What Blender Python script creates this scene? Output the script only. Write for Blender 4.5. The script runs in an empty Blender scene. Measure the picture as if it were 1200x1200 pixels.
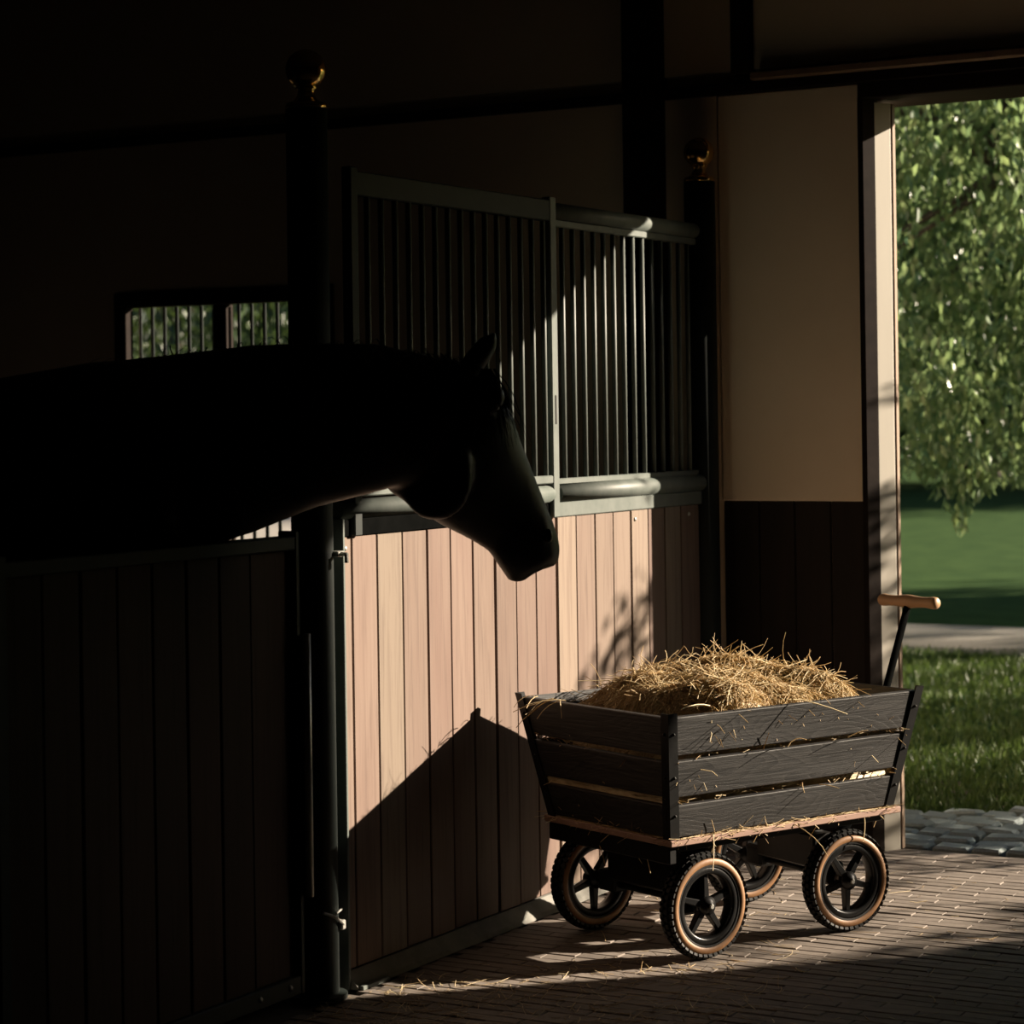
import bpy, bmesh, math, random
import numpy as np
from mathutils import Vector, Matrix, noise
random.seed(7)
RNG = np.random.default_rng(7)
S = bpy.context.scene
C = S.collection
PI = math.pi

# ------------------------------------------------------------------ camera, sky, sun, exposure
HEAD = 0.51475                                   # camera heading left of the stall line
cam_d = bpy.data.cameras.new('camera')
cam = bpy.data.objects.new('camera', cam_d); C.objects.link(cam)
cam.matrix_world = (Matrix.Translation((0, 0, 1.5)) @ Matrix.Rotation(HEAD, 4, 'Z')
                    @ Matrix.Rotation(PI/2, 4, 'X') @ Matrix.Rotation(-0.01429, 4, 'Z'))
cam_d.sensor_width = 36; cam_d.lens = 83.4; cam_d.shift_y = -0.0945
cam_d.clip_start = 0.05; cam_d.clip_end = 400
cam_d.dof.use_dof = True; cam_d.dof.focus_distance = 6.7; cam_d.dof.aperture_fstop = 4.0
S.camera = cam

w = bpy.data.worlds.new('sky'); S.world = w; w.use_nodes = True
nt = w.node_tree; nt.nodes.clear()
sky = nt.nodes.new('ShaderNodeTexSky'); sky.sky_type = 'NISHITA'; sky.sun_disc = False
SUN = Vector((1.0, 0.95, 0.472)).normalized()    # towards the sun
sky.sun_elevation = math.asin(SUN.z); sky.sun_rotation = math.atan2(SUN.x, SUN.y)
bg = nt.nodes.new('ShaderNodeBackground'); bg.inputs[1].default_value = 0.08
out = nt.nodes.new('ShaderNodeOutputWorld')
nt.links.new(sky.outputs[0], bg.inputs[0]); nt.links.new(bg.outputs[0], out.inputs[0])

sun_d = bpy.data.lights.new('sun', 'SUN'); sun_d.energy = 15.0; sun_d.angle = 0.0093
sun_d.color = (1.0, 0.84, 0.66)
sun = bpy.data.objects.new('sun', sun_d); C.objects.link(sun)
sun.rotation_euler = SUN.to_track_quat('Z', 'Y').to_euler()
sun.location = (20, 25, 15)

S.view_settings.view_transform = 'Standard'; S.view_settings.look = 'None'
S.view_settings.exposure = 0.17; S.view_settings.gamma = 1.0
S.view_settings.use_curve_mapping = False

# ------------------------------------------------------------------ helpers
def link(o, parent=None):
    C.objects.link(o)
    if parent is not None: o.parent = parent
    return o

def tag(o, label=None, cat=None, group=None, kind=None):
    if label: o['label'] = label
    if cat: o['category'] = cat
    if group: o['group'] = group
    if kind: o['kind'] = kind
    return o

def empty(name, loc=(0, 0, 0), rz=0.0):
    o = bpy.data.objects.new(name, None); o.location = loc; o.rotation_euler = (0, 0, rz)
    o.empty_display_size = 0.1
    return link(o)

def obj(name, bm, mat=None, parent=None, smooth=False, loc=None):
    me = bpy.data.meshes.new(name)
    if isinstance(bm, bmesh.types.BMesh):
        bmesh.ops.recalc_face_normals(bm, faces=bm.faces)
        bm.to_mesh(me); bm.free()
    else:
        me.from_pydata(bm[0], [], bm[1]); me.update()
    if smooth:
        me.polygons.foreach_set('use_smooth', [True]*len(me.polygons))
    if mat: me.materials.append(mat)
    o = bpy.data.objects.new(name, me)
    if loc: o.location = loc
    return link(o, parent)

def share(name, me, loc=(0, 0, 0), rot=(0, 0, 0), scale=(1, 1, 1), parent=None):
    o = bpy.data.objects.new(name, me)
    o.location = loc; o.rotation_euler = rot; o.scale = scale
    return link(o, parent)

def box(bm, x0, x1, y0, y1, z0, z1, bev=0.0, M=None):
    r = bmesh.ops.create_cube(bm, size=1.0)
    vs = r['verts']
    for v in vs:
        v.co = Vector(((x0+x1)/2 + v.co.x*(x1-x0), (y0+y1)/2 + v.co.y*(y1-y0), (z0+z1)/2 + v.co.z*(z1-z0)))
    if bev > 0:
        es = list({e for v in vs for e in v.link_edges})
        rb = bmesh.ops.bevel(bm, geom=es, offset=bev, segments=1, affect='EDGES', profile=0.5)
        vs = [v for v in rb['verts']] + [v for v in vs if v.is_valid]
        vs = list(set(vs))
    if M is not None:
        for v in vs: v.co = M @ v.co
    return vs

def B(*a, **k):
    bm = bmesh.new(); box(bm, *a, **k); return bm

def lathe(bm, prof, n=24, M=None, closed=False):
    """prof: (r, z) list, about Z."""
    rings = []
    for r, z in prof:
        if r < 1e-6:
            rings.append([bm.verts.new((0, 0, z))])
        else:
            rings.append([bm.verts.new((r*math.cos(2*PI*k/n), r*math.sin(2*PI*k/n), z)) for k in range(n)])
    pr = list(zip(rings, rings[1:]))
    if closed: pr.append((rings[-1], rings[0]))
    for a, b in pr:
        for k in range(n):
            k2 = (k+1) % n
            if len(a) == 1 and len(b) == 1: continue
            if len(a) == 1: bm.faces.new((a[0], b[k], b[k2]))
            elif len(b) == 1: bm.faces.new((a[k], b[0], a[k2]))
            else: bm.faces.new((a[k], b[k], b[k2], a[k2]))
    if M is not None:
        for r in rings:
            for v in r: v.co = M @ v.co

def tube(bm, pts, radii, n=8, cap=True):
    pts = [Vector(p) for p in pts]
    if not hasattr(radii, '__len__'): radii = [radii]*len(pts)
    rings = []; prev = None
    for i, p in enumerate(pts):
        d = (pts[min(i+1, len(pts)-1)] - pts[max(i-1, 0)]).normalized()
        if prev is None:
            u = d.orthogonal().normalized()
        else:
            u = (prev - d*prev.dot(d)).normalized()
        prev = u; v = d.cross(u)
        rings.append([bm.verts.new(p + (u*math.cos(2*PI*k/n) + v*math.sin(2*PI*k/n))*radii[i]) for k in range(n)])
    for a, b in zip(rings, rings[1:]):
        for k in range(n):
            bm.faces.new((a[k], a[(k+1) % n], b[(k+1) % n], b[k]))
    if cap:
        bm.faces.new(rings[0][::-1]); bm.faces.new(rings[-1])

def loft(bm, secs, n=20):
    """secs: (centre, up-vector scaled, side-vector scaled[, squareness])"""
    rings = []
    for s in secs:
        c, u, v = Vector(s[0]), Vector(s[1]), Vector(s[2])
        rings.append([bm.verts.new(c + u*math.cos(2*PI*k/n) + v*math.sin(2*PI*k/n)) for k in range(n)])
    for a, b in zip(rings, rings[1:]):
        for k in range(n):
            bm.faces.new((a[k], a[(k+1) % n], b[(k+1) % n], b[k]))
    bm.faces.new(rings[0][::-1]); bm.faces.new(rings[-1])

# ------------------------------------------------------------------ materials
def newmat(name):
    m = bpy.data.materials.new(name); m.use_nodes = True
    n = m.node_tree.nodes; n.clear()
    o = n.new('ShaderNodeOutputMaterial'); p = n.new('ShaderNodeBsdfPrincipled')
    m.node_tree.links.new(p.outputs[0], o.inputs[0])
    return m, m.node_tree, p

def mix(t, a, b, fac, blend='MIX'):
    n = t.nodes.new('ShaderNodeMix'); n.data_type = 'RGBA'; n.blend_type = blend
    for i, v in ((0, fac), (6, a), (7, b)):
        if hasattr(v, 'is_output') or hasattr(v, 'links'): t.links.new(v, n.inputs[i])
        elif i == 0: n.inputs[0].default_value = v
        else: n.inputs[i].default_value = (*v, 1)
    return n.outputs[2]

def noise_tex(t, scale, detail=3, rough=0.5, stretch=None, coord='Object', dist=0.0, off=None):
    tc = t.nodes.new('ShaderNodeTexCoord'); src = tc.outputs[coord]
    mp = t.nodes.new('ShaderNodeMapping'); t.links.new(src, mp.inputs[0])
    if stretch: mp.inputs['Scale'].default_value = stretch
    if off is not None: t.links.new(off, mp.inputs['Location'])
    n = t.nodes.new('ShaderNodeTexNoise'); t.links.new(mp.outputs[0], n.inputs['Vector'])
    n.inputs['Scale'].default_value = scale; n.inputs['Detail'].default_value = detail
    n.inputs['Roughness'].default_value = rough; n.inputs['Distortion'].default_value = dist
    return n.outputs[0]

def ramp(t, f, p0, p1, c0=(0, 0, 0), c1=(1, 1, 1)):
    r = t.nodes.new('ShaderNodeValToRGB'); t.links.new(f, r.inputs[0])
    r.color_ramp.elements[0].position = p0; r.color_ramp.elements[0].color = (*c0, 1)
    r.color_ramp.elements[1].position = p1; r.color_ramp.elements[1].color = (*c1, 1)
    return r.outputs[0]

def bump(t, p, h, strength=0.3, dist=0.01):
    b = t.nodes.new('ShaderNodeBump'); b.inputs['Strength'].default_value = strength
    b.inputs['Distance'].default_value = dist
    t.links.new(h, b.inputs['Height']); t.links.new(b.outputs[0], p.inputs['Normal'])

def simple(name, c0, c1, scale=8, rough=0.6, metal=0.0, stretch=None, bmp=0.15, spec=0.5, bd=0.004, rand=0.0):
    m, t, p = newmat(name)
    f = noise_tex(t, scale, 5, 0.6, stretch)
    col = mix(t, c0, c1, ramp(t, f, 0.3, 0.7))
    if rand > 0:
        oi = t.nodes.new('ShaderNodeObjectInfo')
        v = t.nodes.new('ShaderNodeMapRange'); t.links.new(oi.outputs['Random'], v.inputs[0])
        v.inputs[3].default_value = 1-rand; v.inputs[4].default_value = 1+rand
        hs = t.nodes.new('ShaderNodeHueSaturation'); t.links.new(col, hs.inputs['Color']); t.links.new(v.outputs[0], hs.inputs['Value'])
        col = hs.outputs[0]
    t.links.new(col, p.inputs['Base Color'])
    p.inputs['Roughness'].default_value = rough; p.inputs['Metallic'].default_value = metal
    p.inputs['Specular IOR Level'].default_value = spec
    if bmp: bump(t, p, f, bmp, bd)
    return m

def wood(name, cols, axis=2, rough=0.55, grain=60, rand=0.25, spec=0.4, huejit=0.02):
    """boards: a tone of its own per object, grain along the axis"""
    m, t, p = newmat(name)
    oi = t.nodes.new('ShaderNodeObjectInfo')
    off = t.nodes.new('ShaderNodeVectorMath'); off.operation = 'SCALE'
    cmb = t.nodes.new('ShaderNodeCombineXYZ')
    for i in range(3): t.links.new(oi.outputs['Random'], cmb.inputs[i])
    t.links.new(cmb.outputs[0], off.inputs[0]); off.inputs['Scale'].default_value = 37.0
    st = [1.0, 1.0, 1.0]; st[axis] = 0.045
    st2 = [1.0, 1.0, 1.0]; st2[axis] = 0.25
    g = noise_tex(t, grain, 6, 0.65, st, dist=0.4, off=off.outputs[0])
    b = noise_tex(t, 7, 3, 0.5, st2, off=off.outputs[0])
    c = mix(t, cols[0], cols[1], ramp(t, b, 0.35, 0.65))
    rr = t.nodes.new('ShaderNodeMapRange'); t.links.new(oi.outputs['Random'], rr.inputs[0])
    c = mix(t, c, cols[2], ramp(t, oi.outputs['Random'], 0.35, 0.95))
    c = mix(t, c, tuple(x*0.62 for x in cols[0]), ramp(t, g, 0.48, 0.75, (0, 0, 0), (0.75, 0.75, 0.75)))
    hs = t.nodes.new('ShaderNodeHueSaturation'); t.links.new(c, hs.inputs['Color'])
    v = t.nodes.new('ShaderNodeMath'); v.operation = 'MULTIPLY'; t.links.new(oi.outputs['Random'], v.inputs[0]); v.inputs[1].default_value = 7.13
    fr = t.nodes.new('ShaderNodeMath'); fr.operation = 'FRACT'; t.links.new(v.outputs[0], fr.inputs[0])
    mr = t.nodes.new('ShaderNodeMapRange'); t.links.new(fr.outputs[0], mr.inputs[0]); mr.inputs[3].default_value = 1-rand; mr.inputs[4].default_value = 1+rand*0.6
    t.links.new(mr.outputs[0], hs.inputs['Value'])
    t.links.new(hs.outputs[0], p.inputs['Base Color'])
    p.inputs['Roughness'].default_value = rough; p.inputs['Specular IOR Level'].default_value = spec
    bump(t, p, g, 0.25, 0.002)
    return m

M = {}
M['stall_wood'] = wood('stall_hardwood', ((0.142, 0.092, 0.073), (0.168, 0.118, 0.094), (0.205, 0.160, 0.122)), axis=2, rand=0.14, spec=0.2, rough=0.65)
M['shade_dark_boards'] = wood('shade_darkened_hardwood', ((0.034, 0.018, 0.0135), (0.043, 0.024, 0.0175), (0.049, 0.029, 0.022)), axis=2, rand=0.25, spec=0.15, rough=0.7)  # shaded copy of the stall wood: the shade is darkened into its colour
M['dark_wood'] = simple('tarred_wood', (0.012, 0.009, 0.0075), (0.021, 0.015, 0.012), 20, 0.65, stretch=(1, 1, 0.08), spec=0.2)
M['steel'] = simple('green_grey_painted_steel', (0.085, 0.102, 0.092), (0.128, 0.143, 0.131), 14, 0.5, 0.0, bmp=0.05, spec=0.22)
M['dark_steel'] = simple('black_green_painted_steel', (0.008, 0.012, 0.011), (0.013, 0.018, 0.016), 14, 0.6, 0.0, bmp=0.05, spec=0.2)
M['matt_black'] = simple('flat_black', (0.003, 0.0033, 0.0032), (0.005, 0.0052, 0.005), 14, 0.9, bmp=0.05, spec=0.0)
M['galv'] = simple('galvanised_steel', (0.38, 0.38, 0.35), (0.50, 0.50, 0.46), 30, 0.4, 0.6, bmp=0.05)
M['brass'] = simple('polished_brass', (0.80, 0.52, 0.20), (0.70, 0.43, 0.15), 12, 0.14, 1.0, bmp=0.0)
M['plaster'] = simple('cream_plaster', (0.80, 0.67, 0.51), (0.86, 0.73, 0.57), 3, 0.9, bmp=0.12, spec=0.15)
M['beam'] = simple('dark_stained_beam', (0.013, 0.0095, 0.008), (0.022, 0.016, 0.013), 16, 0.65, stretch=(0.15, 1, 1), spec=0.04)
M['cream'] = simple('cream_gloss_paint', (0.35, 0.32, 0.265), (0.41, 0.375, 0.31), 6, 0.6, bmp=0.08, stretch=(1, 1, 0.15))
M['brownpaint'] = simple('worn_brown_wood', (0.16, 0.10, 0.065), (0.24, 0.16, 0.10), 14, 0.7, stretch=(1, 1, 0.1))
M['ceiling'] = simple('dark_ceiling', (0.03, 0.025, 0.02), (0.045, 0.036, 0.03), 5, 0.9)
M['concrete'] = simple('concrete', (0.17, 0.17, 0.15), (0.24, 0.235, 0.21), 18, 0.9, bmp=0.3)
M['mortar'] = simple('sandy_joint', (0.075, 0.06, 0.048), (0.12, 0.10, 0.08), 40, 0.95, bmp=0.4)
M['brick'] = simple('clinker_brick', (0.18, 0.152, 0.13), (0.245, 0.21, 0.18), 22, 0.75, bmp=0.35, rand=0.14, spec=0.25, bd=0.003)
M['cobble'] = simple('grey_cobblestone', (0.15, 0.185, 0.19), (0.25, 0.29, 0.29), 16, 0.7, bmp=0.5, rand=0.25, bd=0.006)
M['soil'] = simple('joint_soil', (0.05, 0.045, 0.03), (0.10, 0.085, 0.06), 25, 0.95, bmp=0.5)
M['gravel'] = simple('pale_gravel', (0.27, 0.245, 0.21), (0.37, 0.34, 0.295), 40, 0.95, bmp=0.6)
M['lawn'] = simple('lawn_ground', (0.028, 0.060, 0.020), (0.052, 0.095, 0.030), 3, 1.0, bmp=0.4, spec=0.03, bd=0.02)
M['stone'] = simple('garden_stone', (0.22, 0.20, 0.17), (0.34, 0.31, 0.27), 8, 0.9, bmp=0.5)
M['gum'] = simple('gum_rubber', (0.22, 0.105, 0.038), (0.27, 0.135, 0.052), 20, 0.55, bmp=0.05)
M['rubber'] = simple('black_rubber', (0.014, 0.014, 0.014), (0.024, 0.024, 0.023), 30, 0.6, bmp=0.1, spec=0.2)
M['black_plastic'] = simple('black_plastic', (0.006, 0.006, 0.006), (0.010, 0.010, 0.010), 10, 0.3, bmp=0.0, spec=0.3)
M['black_metal'] = simple('black_coated_metal', (0.006, 0.006, 0.006), (0.010, 0.010, 0.0095), 30, 0.45, bmp=0.05, spec=0.2)
M['deck'] = simple('pink_brown_plywood', (0.25, 0.145, 0.105), (0.31, 0.19, 0.14), 25, 0.6, stretch=(0.1, 1, 1))
M['grip'] = simple('oiled_beech', (0.36, 0.20, 0.10), (0.44, 0.27, 0.145), 22, 0.45, stretch=(1, 0.12, 1), bmp=0.05)
M['coat'] = simple('black_bay_coat', (0.007, 0.005, 0.004), (0.016, 0.010, 0.0075), 6, 0.42, bmp=0.1, spec=0.35)
M['hair'] = simple('black_horse_hair', (0.006, 0.005, 0.004), (0.014, 0.011, 0.009), 40, 0.45, bmp=0.0)
M['hoof'] = simple('dark_hoof', (0.03, 0.026, 0.02), (0.05, 0.042, 0.034), 12, 0.5)
M['eye'] = simple('dark_eye', (0.01, 0.006, 0.004), (0.014, 0.008, 0.005), 5, 0.05, bmp=0.0)
M['bark'] = simple('bark', (0.05, 0.04, 0.03), (0.09, 0.07, 0.055), 12, 0.9, stretch=(1, 1, 0.2), bmp=0.6, bd=0.02)

def slat_mat():
    m, t, p = newmat('black_stained_grained_wood')
    oi = t.nodes.new('ShaderNodeObjectInfo')
    cmb = t.nodes.new('ShaderNodeCombineXYZ')
    for i in range(3): t.links.new(oi.outputs['Random'], cmb.inputs[i])
    sc = t.nodes.new('ShaderNodeVectorMath'); sc.operation = 'SCALE'; sc.inputs['Scale'].default_value = 23
    t.links.new(cmb.outputs[0], sc.inputs[0])
    # growth rings: bands across the slat bent by slow noise, thin pale lines
    tc = t.nodes.new('ShaderNodeTexCoord')
    mp = t.nodes.new('ShaderNodeMapping'); t.links.new(tc.outputs['Object'], mp.inputs[0]); t.links.new(sc.outputs[0], mp.inputs['Location'])
    mp.inputs['Scale'].default_value = (0.22, 0.22, 1.0)
    n1 = t.nodes.new('ShaderNodeTexNoise'); t.links.new(mp.outputs[0], n1.inputs['Vector']); n1.inputs['Scale'].default_value = 9; n1.inputs['Detail'].default_value = 1
    mu = t.nodes.new('ShaderNodeMath'); mu.operation = 'MULTIPLY'; t.links.new(n1.outputs[0], mu.inputs[0]); mu.inputs[1].default_value = 26
    fr = t.nodes.new('ShaderNodeMath'); fr.operation = 'FRACT'; t.links.new(mu.outputs[0], fr.inputs[0])
    rings = ramp(t, fr.outputs[0], 0.15, 0.95)
    fine = noise_tex(t, 130, 5, 0.7, (0.03, 0.03, 1.0), dist=0.3, off=sc.outputs[0])
    f2 = ramp(t, fine, 0.38, 0.66)
    h = mix(t, rings, f2, 0.55)
    c = mix(t, (0.0025, 0.0025, 0.0025), (0.030, 0.028, 0.026), h)
    t.links.new(c, p.inputs['Base Color'])
    p.inputs['Roughness'].default_value = 0.55; p.inputs['Specular IOR Level'].default_value = 0.4
    bump(t, p, h, 0.4, 0.002)
    return m
M['slat'] = slat_mat()

def straw_mat():
    m, t, p = newmat('golden_straw')
    a = t.nodes.new('ShaderNodeAttribute'); a.attribute_name = 'tone'
    c = mix(t, (0.48, 0.30, 0.115), (0.84, 0.72, 0.47), a.outputs['Fac'])
    t.links.new(c, p.inputs['Base Color']); p.inputs['Roughness'].default_value = 0.5
    p.inputs['Specular IOR Level'].default_value = 0.3
    tr = t.nodes.new('ShaderNodeBsdfTranslucent'); t.links.new(c, tr.inputs[0])
    ms = t.nodes.new('ShaderNodeMixShader'); ms.inputs[0].default_value = 0.3
    o = [n for n in t.nodes if n.type == 'OUTPUT_MATERIAL'][0]
    t.links.new(p.outputs[0], ms.inputs[1]); t.links.new(tr.outputs[0], ms.inputs[2]); t.links.new(ms.outputs[0], o.inputs[0])
    return m
M['straw'] = straw_mat()

def leaf_mat(name, c0, c1, tl, trans=0.38, rough=0.38):
    m, t, p = newmat(name)
    a = t.nodes.new('ShaderNodeAttribute'); a.attribute_name = 'tone'
    c = mix(t, c0, c1, a.outputs['Fac'])
    t.links.new(c, p.inputs['Base Color']); p.inputs['Roughness'].default_value = rough
    p.inputs['Specular IOR Level'].default_value = 0.5
    tr = t.nodes.new('ShaderNodeBsdfTranslucent')
    t.links.new(mix(t, c, tl, 0.5), tr.inputs[0])
    ms = t.nodes.new('ShaderNodeMixShader'); ms.inputs[0].default_value = trans
    o = [n for n in t.nodes if n.type == 'OUTPUT_MATERIAL'][0]
    t.links.new(p.outputs[0], ms.inputs[1]); t.links.new(tr.outputs[0], ms.inputs[2]); t.links.new(ms.outputs[0], o.inputs[0])
    return m
M['leaf'] = leaf_mat('green_leaf', (0.055, 0.13, 0.07), (0.24, 0.32, 0.13), (0.36, 0.48, 0.18), 0.42, 0.25)
M['leaf_dark'] = leaf_mat('dark_green_leaf', (0.018, 0.045, 0.016), (0.05, 0.09, 0.03), (0.12, 0.17, 0.035), 0.3)
M['grass'] = leaf_mat('grass_blade', (0.04, 0.085, 0.018), (0.10, 0.15, 0.035), (0.16, 0.24, 0.05), 0.3, 0.5)

# ------------------------------------------------------------------ numbers of the place
XS = -3.468                   # face of the stall boards
YE = 7.6                      # inner face of the end wall
ST = lambda o: tag(o, kind='structure')

# ------------------------------------------------------------------ room shell
floor = ST(obj('floor', B(-7.2, 3.4, -3.0, 7.74, -0.20, -0.0065), M['mortar']))
ceiling = ST(obj('ceiling', B(-7.2, 3.4, -3.0, 7.9, 3.6, 3.75), M['ceiling']))
ST(obj('wall_right', B(3.2, 3.4, -3.0, 7.6, -0.01, 3.6), M['ceiling']))
ST(obj('wall_back', B(-7.2, 3.4, -3.2, -3.0, -0.01, 3.6), M['ceiling']))
ST(obj('wall_left', B(-7.4, -7.2, -3.0, 7.9, -0.01, 3.6), M['ceiling']))

# the end wall with doorway and barred stall window (core pieces in one mesh, outer masonry)
DX0, DX1 = -2.93, -0.49       # doorway opening (rough)
WX0, WX1, WZ0, WZ1 = -6.08, -5.14, 1.00, 1.955
bm = bmesh.new()
def splay(x0, x1, z0, z1, yo, m):
    # four masonry pieces round the stall window, the opening widening outwards
    def hexa(inner, outer):
        a = [bm.verts.new((x, YE+0.03, z)) for x, z in inner]; b = [bm.verts.new((x, yo, z)) for x, z in outer]
        bm.faces.new(a); bm.faces.new(b[::-1])
        for i in range(4):
            j = (i+1) % 4; bm.faces.new((a[i], a[j], b[j], b[i]))
    hexa([(-7.2, -.2), (x0, -.2), (x0, 3.6), (-7.2, 3.6)], [(-7.2, -.2), (x0-m, -.2), (x0-m, 3.6), (-7.2, 3.6)])
    hexa([(x1, -.2), (DX0, -.2), (DX0, 3.6), (x1, 3.6)], [(x1+.05, -.2), (DX0, -.2), (DX0, 3.6), (x1+.05, 3.6)])
    hexa([(x0, -.2), (x1, -.2), (x1, z0), (x0, z0)], [(x0-m, -.2), (x1+.05, -.2), (x1+.05, z0-.12), (x0-m, z0-.12)])
    hexa([(x0, z1), (x1, z1), (x1, 3.6), (x0, 3.6)], [(x0-m, z1+.12), (x1+.05, z1+.12), (x1+.05, 3.6), (x0-m, 3.6)])
splay(WX0, WX1, WZ0, WZ1, 7.88, 0.6)
box(bm, DX0, DX1, YE+0.03, 7.88, 2.56, 3.6)
box(bm, DX1, 3.4, YE+0.03, 7.88, -0.2, 3.6)
wall_far = ST(obj('wall_far', bm, M['plaster']))
# plaster panel beside the door, standing proud of the dark wainscot
obj('plaster_panel', B(-3.455, -2.925, YE, YE+0.035, 1.190, 2.609, 0.004), M['plaster'], wall_far)
bm = bmesh.new()
for x0, x1, z0, z1 in ((-7.2, WX0-0.06, 1.19, 2.609), (WX0-0.06, WX1+0.06, WZ1+0.06, 2.609), (WX1+0.06, -3.79, 1.19, 2.609), (-3.67, -3.46, 1.19, 2.609)):
    box(bm, x0, x1, YE+0.005, YE+0.035, z0, z1)
obj('plaster_panel', bm, M['plaster'], wall_far)
bm = bmesh.new()
for x0, x1 in ((-7.2, -3.79), (-3.67, -3.385), (-3.32, 3.2)):
    box(bm, x0, x1, YE+0.005, YE+0.035, 2.69, 3.6)
obj('upper_plaster', bm, M['plaster'], wall_far)
# dark wainscot planks between the stall post and the door frame
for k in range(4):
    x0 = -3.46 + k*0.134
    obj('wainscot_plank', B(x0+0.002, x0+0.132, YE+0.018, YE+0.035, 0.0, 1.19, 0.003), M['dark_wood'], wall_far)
# header beam across the wall with a lit upper ledge, vertical posts
hb = ST(obj('trim_1', B(-7.2, 3.2, YE-0.03, YE+0.03, 2.609, 2.645, 0.004), M['beam']))
ST(obj('trim_2', B(-3.30, 3.2, YE-0.07, YE+0.03, 2.645, 2.672, 0.004), M['brownpaint']))
ST(obj('trim_3', B(-3.80, -3.66, YE-0.06, YE+0.03, 0.0, 3.6, 0.006), M['beam']))
ST(obj('trim_4', B(-3.385, -3.315, YE-0.04, YE+0.03, 2.672, 3.6, 0.004), M['beam']))

# door frame: dark face inside, cream reveal, brown outer stop, lintel
df = empty('door_1', (0, 0, 0)); ST(df)
bm = bmesh.new()
pl = [(-2.93, YE-0.012), (-2.911, YE-0.012), (-2.885, YE+0.030), (-2.885, YE+0.06), (-2.93, YE+0.06)]
def prism(bm, poly, z0, z1):
    a = [bm.verts.new((x, y, z0)) for x, y in poly]; b = [bm.verts.new((x, y, z1)) for x, y in poly]
    bm.faces.new(a[::-1]); bm.faces.new(b)
    for i in range(len(a)):
        j = (i+1) % len(a); bm.faces.new((a[i], a[j], b[j], b[i]))
prism(bm, pl, 0.0, 2.56)
obj('frame_post', bm, M['beam'], df)
bm = bmesh.new(); prism(bm, [(-2.93, YE+0.061), (-2.8845, YE+0.061), (-2.8845, YE+0.031), (-2.852, YE+0.09), (-2.852, YE+0.10), (-2.93, YE+0.10)], 0.0, 2.545)
obj('reveal', bm, M['cream'], df)
bm = bmesh.new(); prism(bm, [(-2.95, YE+0.10), (-2.846, YE+0.10), (-2.850, YE+0.135), (-2.95, YE+0.135)], 0.0, 2.545)
obj('outer_stop', bm, M['brownpaint'], df)
obj('lintel', B(-2.93, DX1, YE-0.012, 7.89, 2.557, 2.612, 0.004), M['beam'], df)
obj('frame_post', B(DX1-0.002, DX1+0.10, YE-0.012, 7.89, 0.0, 2.557, 0.004), M['beam'], df)

# barred stall window in the end wall
wf = empty('window_1', (0, 0, 0)); ST(wf)
bm = bmesh.new()
for x0, x1, z0, z1 in ((WX0-0.06, WX0, WZ0-0.05, WZ1+0.06), (WX1, WX1+0.06, WZ0-0.05, WZ1+0.06), (WX0, WX1, WZ1, WZ1+0.06), (WX0, WX1, WZ0-0.05, WZ0)):
    box(bm, x0, x1, YE-0.015, YE+0.035, z0, z1, 0.003)
obj('window_frame', bm, M['beam'], wf)
obj('mullion', B(-5.655, -5.59, YE+0.0, YE+0.05, WZ0, WZ1, 0.003), M['beam'], wf)
bm = bmesh.new(); tube(bm, [(0, 0, WZ0), (0, 0, WZ1)], 0.0075, 6)
barw = obj('bar', bm, M['dark_steel'], wf); barw.location = (-6.055, YE+0.05, 0)
for k in range(1, 15):
    x = -6.055 + k*0.0615
    if -5.665 < x < -5.58: continue
    share('bar', barw.data, (x, YE+0.05, 0), parent=wf)

# ------------------------------------------------------------------ brick paving inside
def brick_mesh(name, lx, ly, lz, bev, jit, seed):
    r = random.Random(seed)
    v = []
    for (sx, sy) in ((-1, -1), (1, -1), (1, 1), (-1, 1)):
        v.append((sx*lx/2 + r.uniform(-jit, jit), sy*ly/2 + r.uniform(-jit, jit), -lz))
    for (sx, sy) in ((-1, -1), (1, -1), (1, 1), (-1, 1)):
        x, y, _ = v[len(v)-4]
        v.append((x, y, -bev))
    for i in range(4):
        x, y, _ = v[i]
        v.append((x - math.copysign(bev, x), y - math.copysign(bev, y), r.uniform(-jit, jit)*0.4))
    f = []
    for a, b in ((0, 4), (4, 8)):
        for i in range(4):
            j = (i+1) % 4; f.append((a+i, a+j, b+j, b+i))
    f.append((8, 9, 10, 11))
    return v, f
def px_of(p):                                   # picture size of a piece, only to pick the nearest ones
    x, y, z = p; z -= 1.5
    r = x*math.cos(HEAD) + y*math.sin(HEAD); d = -x*math.sin(HEAD) + y*math.cos(HEAD)
    if d < 0.5: return None
    return 600 + 2780*r/d, 487 - 2780*z/d, d
BRL, BRW, PIT, ROW = 0.2055, 0.0455, 0.2075, 0.0505
spots = []
row = 0; y = 2.0
while y < 7.70:
    off = (0.5 if row % 2 else 0.0)*PIT + random.uniform(-0.02, 0.02)
    x = -3.40 + off - PIT
    while x < 1.6:
        x0, x1 = max(x, -3.425), x+BRL
        if x1-x0 > 0.04: spots.append(((x0+x1)/2, y+ROW/2, (x1-x0)/BRL))
        x += PIT
    y += ROW; row += 1
vis, rest = [], []
for s in spots:
    p = px_of((s[0], s[1], 0))
    inside = p and -20 < p[0] < 1220 and p[1] < 1215
    # bricks the wagon and the stalls leave in view
    (vis if inside and (p[1] > 1000) and (p[0] > 400) else rest).append((p[2] if p else 99, s))
vis.sort(key=lambda q: q[0])
rest += vis[300:]; vis = vis[:300]
bmeshes = []
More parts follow.
